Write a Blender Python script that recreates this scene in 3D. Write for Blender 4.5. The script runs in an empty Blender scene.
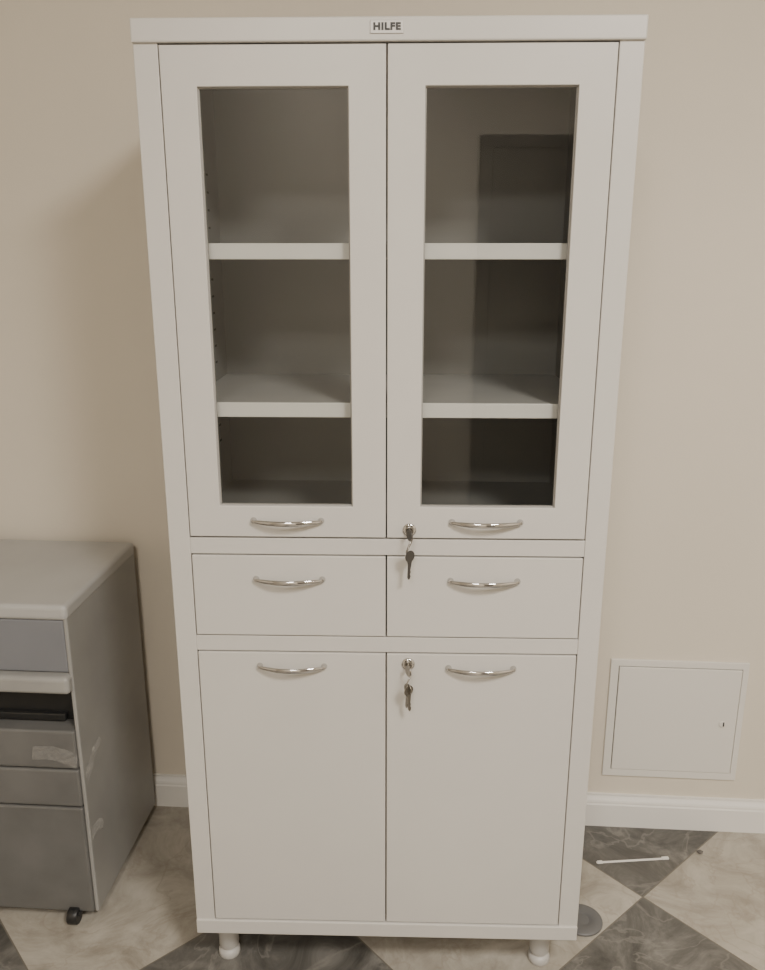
import bpy, bmesh, math
from mathutils import Vector, Matrix
S = bpy.context.scene
COL = S.collection

# ------------------------------------------------------------------ materials
def mat(name, color, rough=0.5, metal=0.0, noise=0.0, nscale=8.0, bump=0.0, bscale=200.0, coat=0.0, spec=0.5):
    m = bpy.data.materials.new(name); m.use_nodes = True
    nt = m.node_tree; b = nt.nodes['Principled BSDF']
    b.inputs['Roughness'].default_value = rough
    b.inputs['Metallic'].default_value = metal
    b.inputs['Coat Weight'].default_value = coat
    b.inputs['Specular IOR Level'].default_value = spec
    tc = nt.nodes.new('ShaderNodeTexCoord')
    n = nt.nodes.new('ShaderNodeTexNoise'); n.inputs['Scale'].default_value = nscale
    n.inputs['Detail'].default_value = 4
    nt.links.new(tc.outputs['Object'], n.inputs['Vector'])
    r = nt.nodes.new('ShaderNodeValToRGB')
    c = Vector(color)
    r.color_ramp.elements[0].position = 0.3; r.color_ramp.elements[1].position = 0.7
    r.color_ramp.elements[0].color = (*(c * (1 - noise)), 1)
    r.color_ramp.elements[1].color = (*(c * (1 + noise)), 1)
    nt.links.new(n.outputs['Fac'], r.inputs['Fac'])
    nt.links.new(r.outputs['Color'], b.inputs['Base Color'])
    if bump > 0:
        n2 = nt.nodes.new('ShaderNodeTexNoise'); n2.inputs['Scale'].default_value = bscale
        nt.links.new(tc.outputs['Object'], n2.inputs['Vector'])
        bp = nt.nodes.new('ShaderNodeBump'); bp.inputs['Strength'].default_value = bump
        bp.inputs['Distance'].default_value = 0.001
        nt.links.new(n2.outputs['Fac'], bp.inputs['Height'])
        nt.links.new(bp.outputs['Normal'], b.inputs['Normal'])
    return m

M_CAB = mat('powder_coat_white', (0.575, 0.555, 0.52), 0.33, noise=0.012, bump=0.05, bscale=400)
M_SHELF = mat('shelf_edge_lit', (0.64, 0.63, 0.60), 0.4, noise=0.01)  # lighter copy of the shelf paint, light on the front edge painted in
M_SHELFT = mat('shelf_tray_shaded', (0.40, 0.395, 0.38), 0.4, noise=0.05, nscale=10)  # same shelf, mottled, with the dimmer top put into the colour
M_INT = mat('interior_shaded', (0.19, 0.19, 0.18), 0.5, noise=0.02)  # cabinet paint darkened: shade behind the tinted glass put into the colour
M_DARK = mat('dark_gap', (0.03, 0.03, 0.03), 0.8)
M_GASKET = mat('glass_gasket', (0.30, 0.29, 0.27), 0.6)
M_CHROME = mat('chrome', (0.58, 0.57, 0.56), 0.06, metal=1.0)
M_STEEL = mat('key_steel', (0.36, 0.34, 0.31), 0.25, metal=1.0)
M_KEYBLK = mat('key_dark', (0.05, 0.045, 0.04), 0.4)
M_FOOT = mat('foot_plastic', (0.46, 0.445, 0.42), 0.4)
M_PLATE = mat('logo_plate', (0.50, 0.48, 0.45), 0.35, metal=0.3)
M_TEXT = mat('logo_ink', (0.03, 0.03, 0.03), 0.5)
M_WALL = mat('wall_paint', (0.68, 0.62, 0.525), 0.75, noise=0.02, nscale=2.0, bump=0.25, bscale=350)
M_CEIL = mat('ceiling_paint', (0.82, 0.81, 0.78), 0.9)
M_TRIM = mat('trim_white', (0.78, 0.76, 0.72), 0.4)
M_HATCH = mat('hatch_white', (0.71, 0.685, 0.635), 0.45)
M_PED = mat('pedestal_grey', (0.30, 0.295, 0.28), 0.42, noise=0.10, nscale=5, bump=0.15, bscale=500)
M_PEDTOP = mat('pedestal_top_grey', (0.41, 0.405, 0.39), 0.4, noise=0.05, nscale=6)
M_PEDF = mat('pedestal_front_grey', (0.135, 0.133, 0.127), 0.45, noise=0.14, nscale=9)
M_LAV = mat('pedestal_panel_lavender', (0.19, 0.195, 0.212), 0.4, noise=0.04)
M_BLACK = mat('black_plastic', (0.015, 0.015, 0.015), 0.4)
M_WOOD = mat('door_brown', (0.10, 0.085, 0.07), 0.5, noise=0.15, nscale=6)
M_DISC = mat('disc_grey', (0.13, 0.13, 0.13), 0.45, noise=0.05)
M_STONE = mat('debris_dark', (0.12, 0.11, 0.10), 0.8, noise=0.2, nscale=60)

def glass_mat():
    m = bpy.data.materials.new('cabinet_glass'); m.use_nodes = True
    nt = m.node_tree; nt.nodes.remove(nt.nodes['Principled BSDF'])
    out = nt.nodes['Material Output']
    t = nt.nodes.new('ShaderNodeBsdfTransparent'); t.inputs['Color'].default_value = (0.90, 0.905, 0.89, 1)
    g = nt.nodes.new('ShaderNodeBsdfGlossy'); g.inputs['Roughness'].default_value = 0.02
    lw = nt.nodes.new('ShaderNodeLayerWeight'); lw.inputs['Blend'].default_value = 0.5
    p = nt.nodes.new('ShaderNodeMath'); p.operation = 'POWER'; p.inputs[1].default_value = 4.0
    nt.links.new(lw.outputs['Facing'], p.inputs[0])
    q = nt.nodes.new('ShaderNodeMath'); q.operation = 'MULTIPLY_ADD'; q.inputs[1].default_value = 0.85; q.inputs[2].default_value = 0.06
    nt.links.new(p.outputs[0], q.inputs[0])
    mx = nt.nodes.new('ShaderNodeMixShader')
    nt.links.new(q.outputs[0], mx.inputs[0]); nt.links.new(t.outputs[0], mx.inputs[1]); nt.links.new(g.outputs[0], mx.inputs[2])
    nt.links.new(mx.outputs[0], out.inputs['Surface'])
    return m
M_GLASS = glass_mat()

def tape_mat():
    m = bpy.data.materials.new('clear_tape'); m.use_nodes = True
    nt = m.node_tree; b = nt.nodes['Principled BSDF']
    b.inputs['Base Color'].default_value = (0.7, 0.68, 0.64, 1); b.inputs['Roughness'].default_value = 0.12
    b.inputs['Alpha'].default_value = 0.14
    return m
M_TAPE = tape_mat()

def floor_mat():
    m = bpy.data.materials.new('marble_checker_tiles'); m.use_nodes = True
    nt = m.node_tree; N = nt.nodes; L = nt.links; b = N['Principled BSDF']
    b.inputs['Roughness'].default_value = 0.28
    geo = N.new('ShaderNodeNewGeometry')
    sep = N.new('ShaderNodeSeparateXYZ'); L.new(geo.outputs['Position'], sep.inputs[0])
    def mth(op, a, bb=None, v=None):
        n = N.new('ShaderNodeMath'); n.operation = op
        for i, q in enumerate((a, bb)):
            if q is None: continue
            if isinstance(q, (int, float)): n.inputs[i].default_value = q
            else: L.new(q, n.inputs[i])
        return n.outputs[0]
    T = 0.60; k = 1 / (math.sqrt(2) * T)
    u = mth('SUBTRACT', mth('MULTIPLY', mth('ADD', sep.outputs['X'], sep.outputs['Y']), k), 1.578 / T)
    v = mth('SUBTRACT', mth('MULTIPLY', mth('SUBTRACT', sep.outputs['Y'], sep.outputs['X']), k), 0.853 / T)
    fu, fv = mth('FLOOR', u), mth('FLOOR', v)
    par = mth('FLOORED_MODULO', mth('ADD', fu, fv), 2.0)
    def edge(q):
        fr = mth('FRACT', q); return mth('MINIMUM', fr, mth('SUBTRACT', 1.0, fr))
    e = mth('LESS_THAN', mth('MINIMUM', edge(u), edge(v)), 0.0028)
    off = N.new('ShaderNodeCombineXYZ'); L.new(mth('MULTIPLY', fu, 3.71), off.inputs[0]); L.new(mth('MULTIPLY', fv, 5.13), off.inputs[1])
    add = N.new('ShaderNodeVectorMath'); add.operation = 'ADD'; L.new(geo.outputs['Position'], add.inputs[0]); L.new(off.outputs[0], add.inputs[1])
    n1 = N.new('ShaderNodeTexNoise'); n1.inputs['Scale'].default_value = 6; n1.inputs['Detail'].default_value = 10; n1.inputs['Distortion'].default_value = 1.4
    n1.inputs['Roughness'].default_value = 0.7
    L.new(add.outputs[0], n1.inputs['Vector'])
    n2 = N.new('ShaderNodeTexNoise'); n2.inputs['Scale'].default_value = 3.2; n2.inputs['Detail'].default_value = 7; n2.inputs['Distortion'].default_value = 2.2
    L.new(add.outputs[0], n2.inputs['Vector'])
    vein = mth('ABSOLUTE', mth('SUBTRACT', n2.outputs['Fac'], 0.5))
    def ramp(src, stops):
        r = N.new('ShaderNodeValToRGB'); el = r.color_ramp.elements
        el[0].position, el[0].color = stops[0][0], (*stops[0][1], 1)
        el[1].position, el[1].color = stops[-1][0], (*stops[-1][1], 1)
        for p, c in stops[1:-1]:
            q = el.new(p); q.color = (*c, 1)
        L.new(src, r.inputs['Fac']); return r.outputs['Color']
    dark = ramp(n1.outputs['Fac'], [(0.33, (0.055, 0.052, 0.046)), (0.5, (0.115, 0.109, 0.098)), (0.67, (0.21, 0.20, 0.18))])
    cream = ramp(n1.outputs['Fac'], [(0.33, (0.26, 0.232, 0.19)), (0.5, (0.375, 0.343, 0.29)), (0.67, (0.48, 0.445, 0.385))])
    vd = ramp(vein, [(0.0, (1, 1, 1)), (0.018, (0, 0, 0))])
    def mix(f, a, c, blend='MIX'):
        n = N.new('ShaderNodeMix'); n.data_type = 'RGBA'; n.blend_type = blend
        if isinstance(f, (int, float)): n.inputs[0].default_value = f
        else: L.new(f, n.inputs[0])
        for i, q in ((6, a), (7, c)):
            if isinstance(q, tuple): n.inputs[i].default_value = (*q, 1)
            else: L.new(q, n.inputs[i])
        return n.outputs[2]
    vf = mth('MULTIPLY', vd, 0.42)
    dark = mix(vf, dark, (0.28, 0.265, 0.235))
    cream = mix(vf, cream, (0.28, 0.24, 0.19))
    c = mix(par, dark, cream)
    c = mix(e, c, (0.15, 0.135, 0.11))
    L.new(c, b.inputs['Base Color'])
    return m
M_FLOOR = floor_mat()

# ------------------------------------------------------------------ helpers
def empty(name, loc=(0, 0, 0), rz=0.0):
    e = bpy.data.objects.new(name, None); e.location = loc; e.rotation_euler = (0, 0, rz)
    e.empty_display_size = 0.1; COL.objects.link(e); return e

def add(name, me, m, parent=None, loc=(0, 0, 0), bevel=0.0, seg=2, smooth=False):
    o = bpy.data.objects.new(name, me); COL.objects.link(o); o.location = loc
    if m: me.materials.append(m)
    if parent: o.parent = parent
    if smooth:
        for p in me.polygons: p.use_smooth = True
    if bevel > 0:
        md = o.modifiers.new('bevel', 'BEVEL'); md.width = bevel; md.segments = seg
        md.limit_method = 'ANGLE'; md.angle_limit = math.radians(40)
    return o

def box(name, x0, x1, y0, y1, z0, z1, m, parent=None, bevel=0.0, seg=2):
    c = Vector(((x0 + x1) / 2, (y0 + y1) / 2, (z0 + z1) / 2))
    bm = bmesh.new(); bmesh.ops.create_cube(bm, size=1)
    for v in bm.verts: v.co = Vector((v.co.x * (x1 - x0), v.co.y * (y1 - y0), v.co.z * (z1 - z0)))
    me = bpy.data.meshes.new(name); bm.to_mesh(me); bm.free()
    return add(name, me, m, parent, c, bevel, seg)

def frame(name, o, i, y0, y1, m, parent=None, bevel=0.0):
    def r(q, y): return [(q[0], y, q[2]), (q[1], y, q[2]), (q[1], y, q[3]), (q[0], y, q[3])]
    v = r(o, y0) + r(i, y0) + r(o, y1) + r(i, y1); f = []
    for k in range(4):
        n = (k + 1) % 4
        f += [(k, n, 4 + n, 4 + k), (8 + n, 8 + k, 12 + k, 12 + n), (n, k, 8 + k, 8 + n), (4 + k, 4 + n, 12 + n, 12 + k)]
    me = bpy.data.meshes.new(name); me.from_pydata(v, [], f); me.update()
    bm = bmesh.new(); bm.from_mesh(me); bmesh.ops.recalc_face_normals(bm, faces=bm.faces); bm.to_mesh(me); bm.free()
    return add(name, me, m, parent, (0, 0, 0), bevel)

def lathe(name, prof, m, parent=None, loc=(0, 0, 0), n=40, axis='Z'):
    bm = bmesh.new(); rings = []
    for r, z in prof:
        ring = []
        for k in range(n):
            a = 2 * math.pi * k / n
            if axis == 'Z': ring.append(bm.verts.new((r * math.cos(a), r * math.sin(a), z)))
            elif axis == 'Y': ring.append(bm.verts.new((r * math.cos(a), z, r * math.sin(a))))
            else: ring.append(bm.verts.new((z, r * math.cos(a), r * math.sin(a))))
        rings.append(ring)
    for a, b in zip(rings, rings[1:]):
        for k in range(n): bm.faces.new((a[k], a[(k + 1) % n], b[(k + 1) % n], b[k]))
    bm.faces.new(rings[0]); bm.faces.new(rings[-1])
    bmesh.ops.recalc_face_normals(bm, faces=bm.faces)
    me = bpy.data.meshes.new(name); bm.to_mesh(me); bm.free()
    o = add(name, me, m, parent, loc)
    for p in me.polygons: p.use_smooth = len(p.vertices) == 4
    md = o.modifiers.new('b', 'BEVEL'); md.width = 0.0006; md.segments = 2; md.limit_method = 'ANGLE'; md.angle_limit = math.radians(50)
    return o

def sweep(name, pts, rads, m, parent=None, loc=(0, 0, 0), n=16, closed=False, up=Vector((0, 0, 1))):
    bm = bmesh.new(); rings = []; P = [Vector(p) for p in pts]; K = len(P)
    for i, p in enumerate(P):
        a = P[(i - 1) % K] if (closed or i > 0) else p
        b = P[(i + 1) % K] if (closed or i < K - 1) else p
        t = (b - a).normalized(); s = t.cross(up)
        if s.length < 1e-4: s = t.cross(Vector((1, 0, 0)))
        s.normalize(); w = s.cross(t).normalized(); ra, rb = rads[i] if isinstance(rads, list) else rads
        rings.append([bm.verts.new(p + s * ra * math.cos(2 * math.pi * k / n) + w * rb * math.sin(2 * math.pi * k / n)) for k in range(n)])
    rr = list(zip(rings, rings[1:])) + ([(rings[-1], rings[0])] if closed else [])
    for a, b in rr:
        for k in range(n): bm.faces.new((a[k], a[(k + 1) % n], b[(k + 1) % n], b[k]))
    if not closed: bm.faces.new(rings[0]); bm.faces.new(rings[-1])
    bmesh.ops.recalc_face_normals(bm, faces=bm.faces)
    me = bpy.data.meshes.new(name); bm.to_mesh(me); bm.free()
    return add(name, me, m, parent, loc, smooth=True)

# ------------------------------------------------------------------ room
XL, XR, YB, YF, H = -2.3, 2.2, -2.05, 1.99, 2.80
box('floor', XL - .1, XR + .1, YB - .1, YF + .1, -0.1, 0.0, M_FLOOR)
box('ceiling', XL - .1, XR + .1, YB - .1, YF + .1, H, H + .1, M_CEIL)
box('wall_back', XL - .1, XR + .1, YF, YF + .1, 0, H, M_WALL)
box('wall_front', XL - .1, XR + .1, YB - .1, YB, 0, H, M_WALL)
box('wall_left', XL - .1, XL, YB, YF, 0, H, M_WALL)
box('wall_right', XR, XR + .1, YB, YF, 0, H, M_WALL)

def baseboard(name, length, loc, rz):
    prof = [(0, 0), (-.015, 0), (-.015, .066), (-.013, .070), (-.013, .074), (-.0115, .079), (-.008, .085), (-.006, .089), (-.006, .095), (0, .095)]
    v = []; n = len(prof)
    for x in (-length / 2, length / 2): v += [(x, a, b) for a, b in prof]
    f = [(k, (k + 1) % n, n + (k + 1) % n, n + k) for k in range(n)] + [tuple(range(n)), tuple(range(2 * n - 1, n - 1, -1))]
    me = bpy.data.meshes.new(name); me.from_pydata(v, [], f)
    bm = bmesh.new(); bm.from_mesh(me); bmesh.ops.recalc_face_normals(bm, faces=bm.faces); bm.to_mesh(me); bm.free()
    o = add(name, me, M_TRIM, None, loc); o.rotation_euler = (0, 0, rz); return o
baseboard('baseboard_back', XR - XL, ((XL + XR) / 2, YF, 0), 0)
baseboard('baseboard_left', YF - YB - .04, (XL, (YB + YF) / 2, 0), math.pi / 2)
baseboard('baseboard_right', YF - YB - .04, (XR, (YB + YF) / 2, 0), -math.pi / 2)

d = empty('door_1', (1.0, YB, 0))
box('leaf', -.43, .43, 0.002, .035, 0.005, 2.05, M_WOOD, d, .003)
frame('casing', (-.50, .50, 0.0, 2.12), (-.435, .435, -.001, 2.055), 0.001, .045, M_WOOD, d, .003)
box('panel_upper', -.30, .30, .03, .045, 1.1, 1.9, M_WOOD, d, .006)
box('panel_lower', -.30, .30, .03, .045, .2, .95, M_WOOD, d, .006)
sweep('handle', [(-.37, .03, 1.0), (-.37, .075, 1.0), (-.36, .08, 1.0), (-.25, .08, 1.0)], (.008, .008), M_CHROME, d)

# ------------------------------------------------------------------ access hatch
h = empty('access_hatch', (.626, YF, .325))
frame('frame', (-.174, .174, -.172, .172), (-.153, .159, -.151, .153), -.006, 0.0, M_HATCH, h, .0015)
box('hatch_back', -.153, .159, -.002, -.0003, -.151, .153, M_DARK, h)
box('hatch_door', -.1515, .1575, -.008, -.002, -.1495, .1515, M_HATCH, h, .0015)
lathe('latch', [(.009, -.0005), (.009, -.002), (.007, -.003)], M_HATCH, h, (.122, -.008, -.003), axis='Y')
box('latch_slot', .123, .126, -.0125, -.0105, -.008, .004, M_DARK, h)

# ------------------------------------------------------------------ medical cabinet
C = empty('medical_cabinet', (-.0935, 1.437, 0), math.radians(2.5))
W = .40; FR = .039; D = .40; ZB, ZT = .117, 1.858
box('side_left', -W, -W + FR, 0, D, ZB + .03, ZT - .034, M_CAB, C, .0015)
box('side_right', W - FR, W, 0, D, ZB + .03, ZT - .034, M_CAB, C, .0015)
box('top_slab', -W - .001, W + .001, -.006, D, ZT - .035, ZT, M_CAB, C, .0025)
box('bottom_slab', -W, W, -.004, D, ZB, .151, M_CAB, C, .002)
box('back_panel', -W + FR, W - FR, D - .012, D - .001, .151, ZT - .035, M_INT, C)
box('shade_liner_left', -W + FR, -W + FR + .001, .026, D - .012, 1.006, ZT - .036, M_INT, C)  # thin sheet that carries the painted-in interior shade
box('shade_liner_right', W - FR - .001, W - FR, .026, D - .012, 1.006, ZT - .036, M_INT, C)
box('rail_upper', -W + FR, W - FR, 0.001, D - .012, .971, 1.002, M_CAB, C, .001)
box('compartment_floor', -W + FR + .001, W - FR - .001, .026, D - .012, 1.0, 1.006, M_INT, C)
box('rail_lower', -W + FR, W - FR, 0.001, D - .012, .775, .806, M_CAB, C, .001)
box('drawer_divider', -.003, .003, .03, D - .012, .806, .971, M_INT, C)
box('stile_backing_lower', -.02, .02, .022, .03, .151, .775, M_CAB, C)
for sx, nm in ((-1, 'left'), (1, 'right')):
    xs = sx * (W - FR - .001)
    for y0 in (.045, .285):
        z = 1.12; k = 0
        while z < 1.68:
            k += 1
            if not (1.20 < z < 1.27 or 1.47 < z < 1.53):
                box('slot_%s_%d_%d' % (nm, k, int(y0 * 100)), xs - .0008, xs + .0008, y0, y0 + .014, z - .002, z + .002, M_DARK, C)
            z += .0333
for i, zt in enumerate((1.521, 1.248)):
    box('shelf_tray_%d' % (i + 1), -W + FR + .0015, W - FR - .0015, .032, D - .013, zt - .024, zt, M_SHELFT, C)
    box('shelf_edge_%d' % (i + 1), -W + FR + .0015, W - FR - .0015, .028, .033, zt - .026, zt + .0005, M_SHELF, C, .0012)

def handle(name, x, z, parent):
    e = bpy.data.objects.new(name, None); COL.objects.link(e); e.parent = parent; e.location = (x, 0, z); e.empty_display_size = .02
    pts, rr = [], []; L_ = .0645; n = 28
    for k in range(n + 1):
        s = -1 + 2 * k / n
        pts.append((s * L_, -.006 - .018 * math.cos(s * math.pi / 2) ** .8 if abs(s) < 1 else -.004, 0))
        w = 1 - abs(s) ** 3
        rr.append((.0022 + .0004 * w, .0028 + .0022 * w))
    sweep('bow', pts, rr, M_CHROME, e)
    for q in (-1, 1):
        lathe('post', [(.006, 0), (.006, -.002), (.0042, -.004), (.0036, -.009)], M_CHROME, e, (q * (L_ - .003), 0, 0), n=24, axis='Y')

def key(name, parent, m, length=.05):
    bm = bmesh.new(); me = bpy.data.meshes.new(name)
    R = .0105; ol = []
    for k in range(17):
        a = math.radians(-60 + k * 300 / 16)
        ol.append((R * math.cos(a), R * math.sin(a) * 1.05))
    ol += [(-.0045, -.012), (-.0032, -.016), (-.0032, -length + .012), (-.001, -length + .008), (.002, -length + .009),
          (.0035, -length + .014), (.0018, -length + .018), (.0035, -length + .022), (.0022, -length + .026), (.0036, -.018), (.0045, -.012)]
    vs = [bm.verts.new((x, -.001, z)) for x, z in ol]
    f = bm.faces.new(vs); r = bmesh.ops.extrude_face_region(bm, geom=[f])
    bmesh.ops.translate(bm, verts=[v for v in r['geom'] if isinstance(v, bmesh.types.BMVert)], vec=(0, .002, 0))
    bmesh.ops.recalc_face_normals(bm, faces=bm.faces)
    bm.to_mesh(me); bm.free()
    return add(name, me, m, parent, (0, 0, 0), .0003)

def lock(name, x, z, parent, dark):
    e = bpy.data.objects.new(name, None); COL.objects.link(e); e.parent = parent; e.location = (x, 0, z); e.empty_display_size = .02
    lathe('escutcheon', [(.0125, 0), (.0125, -.003), (.010, -.005)], M_CHROME, e, (0, 0, 0), axis='Y')
    lathe('barrel', [(.0075, -.004), (.0075, -.009)], M_STEEL, e, (0, 0, 0), axis='Y')
    box('key_shank', -.0012, .0012, -.022, -.008, -.004, .003, M_STEEL, e, .0004)
    kb = lathe('key_bow', [(.0105, -.0013), (.0105, .0013)], M_KEYBLK if dark else M_STEEL, e, (0, -.028, -.001), n=28, axis='X')
    kb.rotation_euler = (0, 0, math.radians(28))
    pts = [(0.005 * math.sin(a) + .003 * math.cos(a), -.034 + .0115 * math.cos(a), -.018 + .0135 * math.sin(a)) for a in [2 * math.pi * t / 28 for t in range(28)]]
    sweep('key_ring', pts, (.0009, .0009), M_STEEL, e, closed=True, n=8, up=Vector((1, 0, 0.01)))
    kk = key('hanging_key', e, M_KEYBLK if dark else M_STEEL, .052)
    kk.location = (.001, -.031, -.040); kk.rotation_euler = (0, math.radians(3 if dark else -4), math.radians(40))
    if not dark:
        k2 = key('hanging_key_thin', e, M_STEEL, .050)
        k2.location = (-.0005, -.028, -.038); k2.rotation_euler = (0, math.radians(5), math.radians(-50))

G = .0018
for sx, nm in ((-1, 'left'), (1, 'right')):
    def rx(a, b): return (sx * a, sx * b) if sx > 0 else (sx * b, sx * a)
    xo = rx(G * .7, W - FR - G); xi = rx(.061, .302)
    frame('glass_door_frame_' + nm, (xo[0], xo[1], 1.0055, 1.8205), (xi[0], xi[1], 1.064, 1.760), -.001, .019, M_CAB, C, .0012)
    frame('glass_gasket_' + nm, (xi[0], xi[1], 1.064, 1.760), (xi[0] + .0022, xi[1] - .0022, 1.0662, 1.7578), .006, .012, M_GASKET, C)
    me = bpy.data.meshes.new('glass_pane_' + nm)
    me.from_pydata([(xi[0], .009, 1.063), (xi[1], .009, 1.063), (xi[1], .009, 1.761), (xi[0], .009, 1.761)], [], [(0, 1, 2, 3)])
    add('glass_pane_' + nm, me, M_GLASS, C)
    box('drawer_front_' + nm, xo[0], xo[1], -.001, .018, .8085, .9685, M_CAB, C, .0015)
    box('drawer_box_' + nm, xo[0] + .01, xo[1] - .01, .018, .36, .83, .95, M_INT, C)
    box('lower_door_' + nm, xo[0], xo[1], -.001, .018, .1535, .7725, M_CAB, C, .0015)
    for z, q in ((1.037, 'upper'), (.923, 'drawer'), (.745, 'lower')):
        handle('handle_%s_%s' % (q, nm), sx * .180, z, C)
lock('lock_upper', .042, 1.021, C, True)
lock('lock_lower', .042, .752, C, False)
for i, (x, y) in enumerate(((-.350, .066), (.337, .066), (-.350, .35), (.337, .35))):
    lathe('foot_%d' % (i + 1), [(.022, 0), (.0235, .003), (.0235, .012), (.021, .017), (.0165, .019), (.0165, .026), (.0215, .028), (.0215, ZB - .008), (.025, ZB - .006), (.025, ZB + .001)], M_FOOT, C, (x, y, 0))
box('logo_plate', -.026, .026, -.0078, -.0055, 1.833, 1.852, M_PLATE, C, .0008)
tx = bpy.data.curves.new('logo_text', 'FONT'); tx.body = 'HILFE'; tx.size = .0135; tx.align_x = 'CENTER'; tx.align_y = 'CENTER'; tx.extrude = .0003; tx.offset = .0008; tx.space_character = 1.15
to = bpy.data.objects.new('logo_text', tx); COL.objects.link(to); to.parent = C; to.location = (0, -.0081, 1.8425); to.scale = (1.15, 1, 1); to.rotation_euler = (math.pi / 2, 0, 0); tx.materials.append(M_TEXT)

# ------------------------------------------------------------------ rolling drawer unit
P = empty('rolling_drawer_unit', (-.772, 1.553, 0))
w = .62; dp = .402
box('side_panel_right', -.009, 0, .004, dp, .024, .775, M_PED, P, .003, 3)
box('side_panel_left', -w, -w + .009, .004, dp, .024, .775, M_PED, P, .003, 3)
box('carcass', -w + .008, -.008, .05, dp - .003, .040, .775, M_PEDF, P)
box('top_cover', -w - .002, .002, 0, dp + .002, .762, .797, M_PEDTOP, P, .010, 4)
box('front_panel', -w + .010, -.009, .006, .052, .640, .762, M_LAV, P, .004)
box('lip', -w + .008, -.003, -.016, .052, .598, .638, M_PED, P, .009, 4)
box('slot_recess', -w + .010, -.009, .044, .052, .505, .600, M_BLACK, P)
box('slot_tray', -w + .04, -.04, .030, .052, .507, .525, M_BLACK, P, .003)
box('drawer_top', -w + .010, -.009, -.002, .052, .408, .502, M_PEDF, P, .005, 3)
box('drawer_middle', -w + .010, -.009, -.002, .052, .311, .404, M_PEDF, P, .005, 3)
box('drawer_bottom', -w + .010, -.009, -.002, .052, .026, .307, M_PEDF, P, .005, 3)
for i, (x, y) in enumerate(((-.055, -.006), (-w + .055, -.006), (-.055, dp - .06), (-w + .055, dp - .06))):
    lathe('caster_wheel_%d' % (i + 1), [(.018, -.012), (.0195, -.010), (.0195, .010), (.018, .012)], M_BLACK, P, (x, y, .0195), n=28, axis='X')
    box('caster_fork_%d' % (i + 1), x - .017, x + .017, y - .006, y + .03, .020, .030, M_BLACK, P, .003)

def tape(name, origin, ua, va, L_, Wd, m, parent, seed):
    import random; rd = random.Random(seed); nx, ny = 14, 5; v = []; f = []
    ua, va = Vector(ua), Vector(va); nn = ua.cross(va).normalized()
    if (nn.y > .5) or (nn.x < -.5): nn = -nn
    for i in range(nx + 1):
        for j in range(ny + 1):
            s = i / nx; t = j / ny
            v.append(Vector(origin) + ua * (s * L_) + va * (t * Wd + .012 * math.sin(s * 3)) + nn * (.0008 + rd.random() * .004))
    for i in range(nx):
        for j in range(ny):
            a = i * (ny + 1) + j; f.append((a, a + 1, a + ny + 2, a + ny + 1))
    me = bpy.data.meshes.new(name); me.from_pydata(v, [], f)
    return add(name, me, m, parent)
tape('tape_front', (-.11, -.003, .43), (.98, 0, -.2), (0.2, 0, .98), .10, .035, M_TAPE, P, 3)
tape('tape_side', (.0, .02, .36), (0, .85, .5), (0, -.5, .85), .10, .03, M_TAPE, P, 5)
tape('tape_side_low', (.0, .005, .22), (0, .95, -.3), (0, .3, .95), .06, .025, M_TAPE, P, 9)

# ------------------------------------------------------------------ floor items
lathe('plastic_disc', [(.046, 0.0), (.048, .002), (.048, .006), (.045, .008), (.020, .008), (.018, .006)], M_DISC, None, (.352, 1.632, 0))
st = empty('plastic_strip', (.514, 1.844, 0), math.atan2(.028, .184))
box('strip_flat', -.094, .094, -.003, .003, .0, .0025, M_TRIM, st, .0008)
box('strip_end', .078, .096, -.004, .004, .0, .005, M_TRIM, st, .001)
box('strip_tail', -.092, -.078, -.0045, .0045, .0, .004, M_TRIM, st, .001)
bm = bmesh.new(); bmesh.ops.create_icosphere(bm, subdivisions=2, radius=.008)
for v in bm.verts:
    v.co = Vector((v.co.x * (1.0 + .25 * math.sin(v.co.y * 900)), v.co.y * (.8 + .2 * math.cos(v.co.x * 700)), v.co.z * .5 + .004))
    v.co.z = max(v.co.z, 0)
me = bpy.data.meshes.new('rubble_chip'); bm.to_mesh(me); bm.free()
add('rubble_chip', me, M_STONE, None, (.696, 1.886, 0))

# ------------------------------------------------------------------ lights
def emis(name, s):
    m = bpy.data.materials.new(name); m.use_nodes = True; b = m.node_tree.nodes['Principled BSDF']
    b.inputs['Base Color'].default_value = (.9, .9, .88, 1); b.inputs['Emission Color'].default_value = (1, .96, .9, 1); b.inputs['Emission Strength'].default_value = s
    return m
M_EM = emis('lamp_diffuser', 3.0)
def lamp(x, y, size, energy):
    e = empty('ceiling_lamp_or_fill', (x, y, H))
    box('housing', -size / 2 - .02, size / 2 + .02, -size / 2 - .02, size / 2 + .02, -.03, 0, M_TRIM, e, .003)
    box('diffuser', -size / 2, size / 2, -size / 2, size / 2, -.034, -.029, M_EM, e)
    l = bpy.data.lights.new('lamp_light', 'AREA'); l.shape = 'SQUARE'; l.size = size; l.energy = energy; l.color = (1, .95, .885)
    o = bpy.data.objects.new('lamp_light', l); COL.objects.link(o); o.parent = e; o.location = (0, 0, -.04)
lamp(0.95, -.40, .50, 88)
lamp(-.35, -1.3, .55, 46)  # added fill light, not a known fixture; softens the main lamp

w_ = bpy.data.worlds.new('World'); S.world = w_; w_.use_nodes = True
w_.node_tree.nodes['Background'].inputs[0].default_value = (.8, .85, .9, 1); w_.node_tree.nodes['Background'].inputs[1].default_value = .2

# ------------------------------------------------------------------ camera
cam = bpy.data.cameras.new('camera'); co = bpy.data.objects.new('camera', cam); COL.objects.link(co)
co.location = (0, 0, 1.51); co.rotation_euler = (math.radians(90 - 15.7), 0, math.radians(4))
cam.sensor_fit = 'VERTICAL'; cam.sensor_height = 36; cam.sensor_width = 36; cam.lens = 835 / 970 * 36; cam.clip_start = .01
S.camera = co
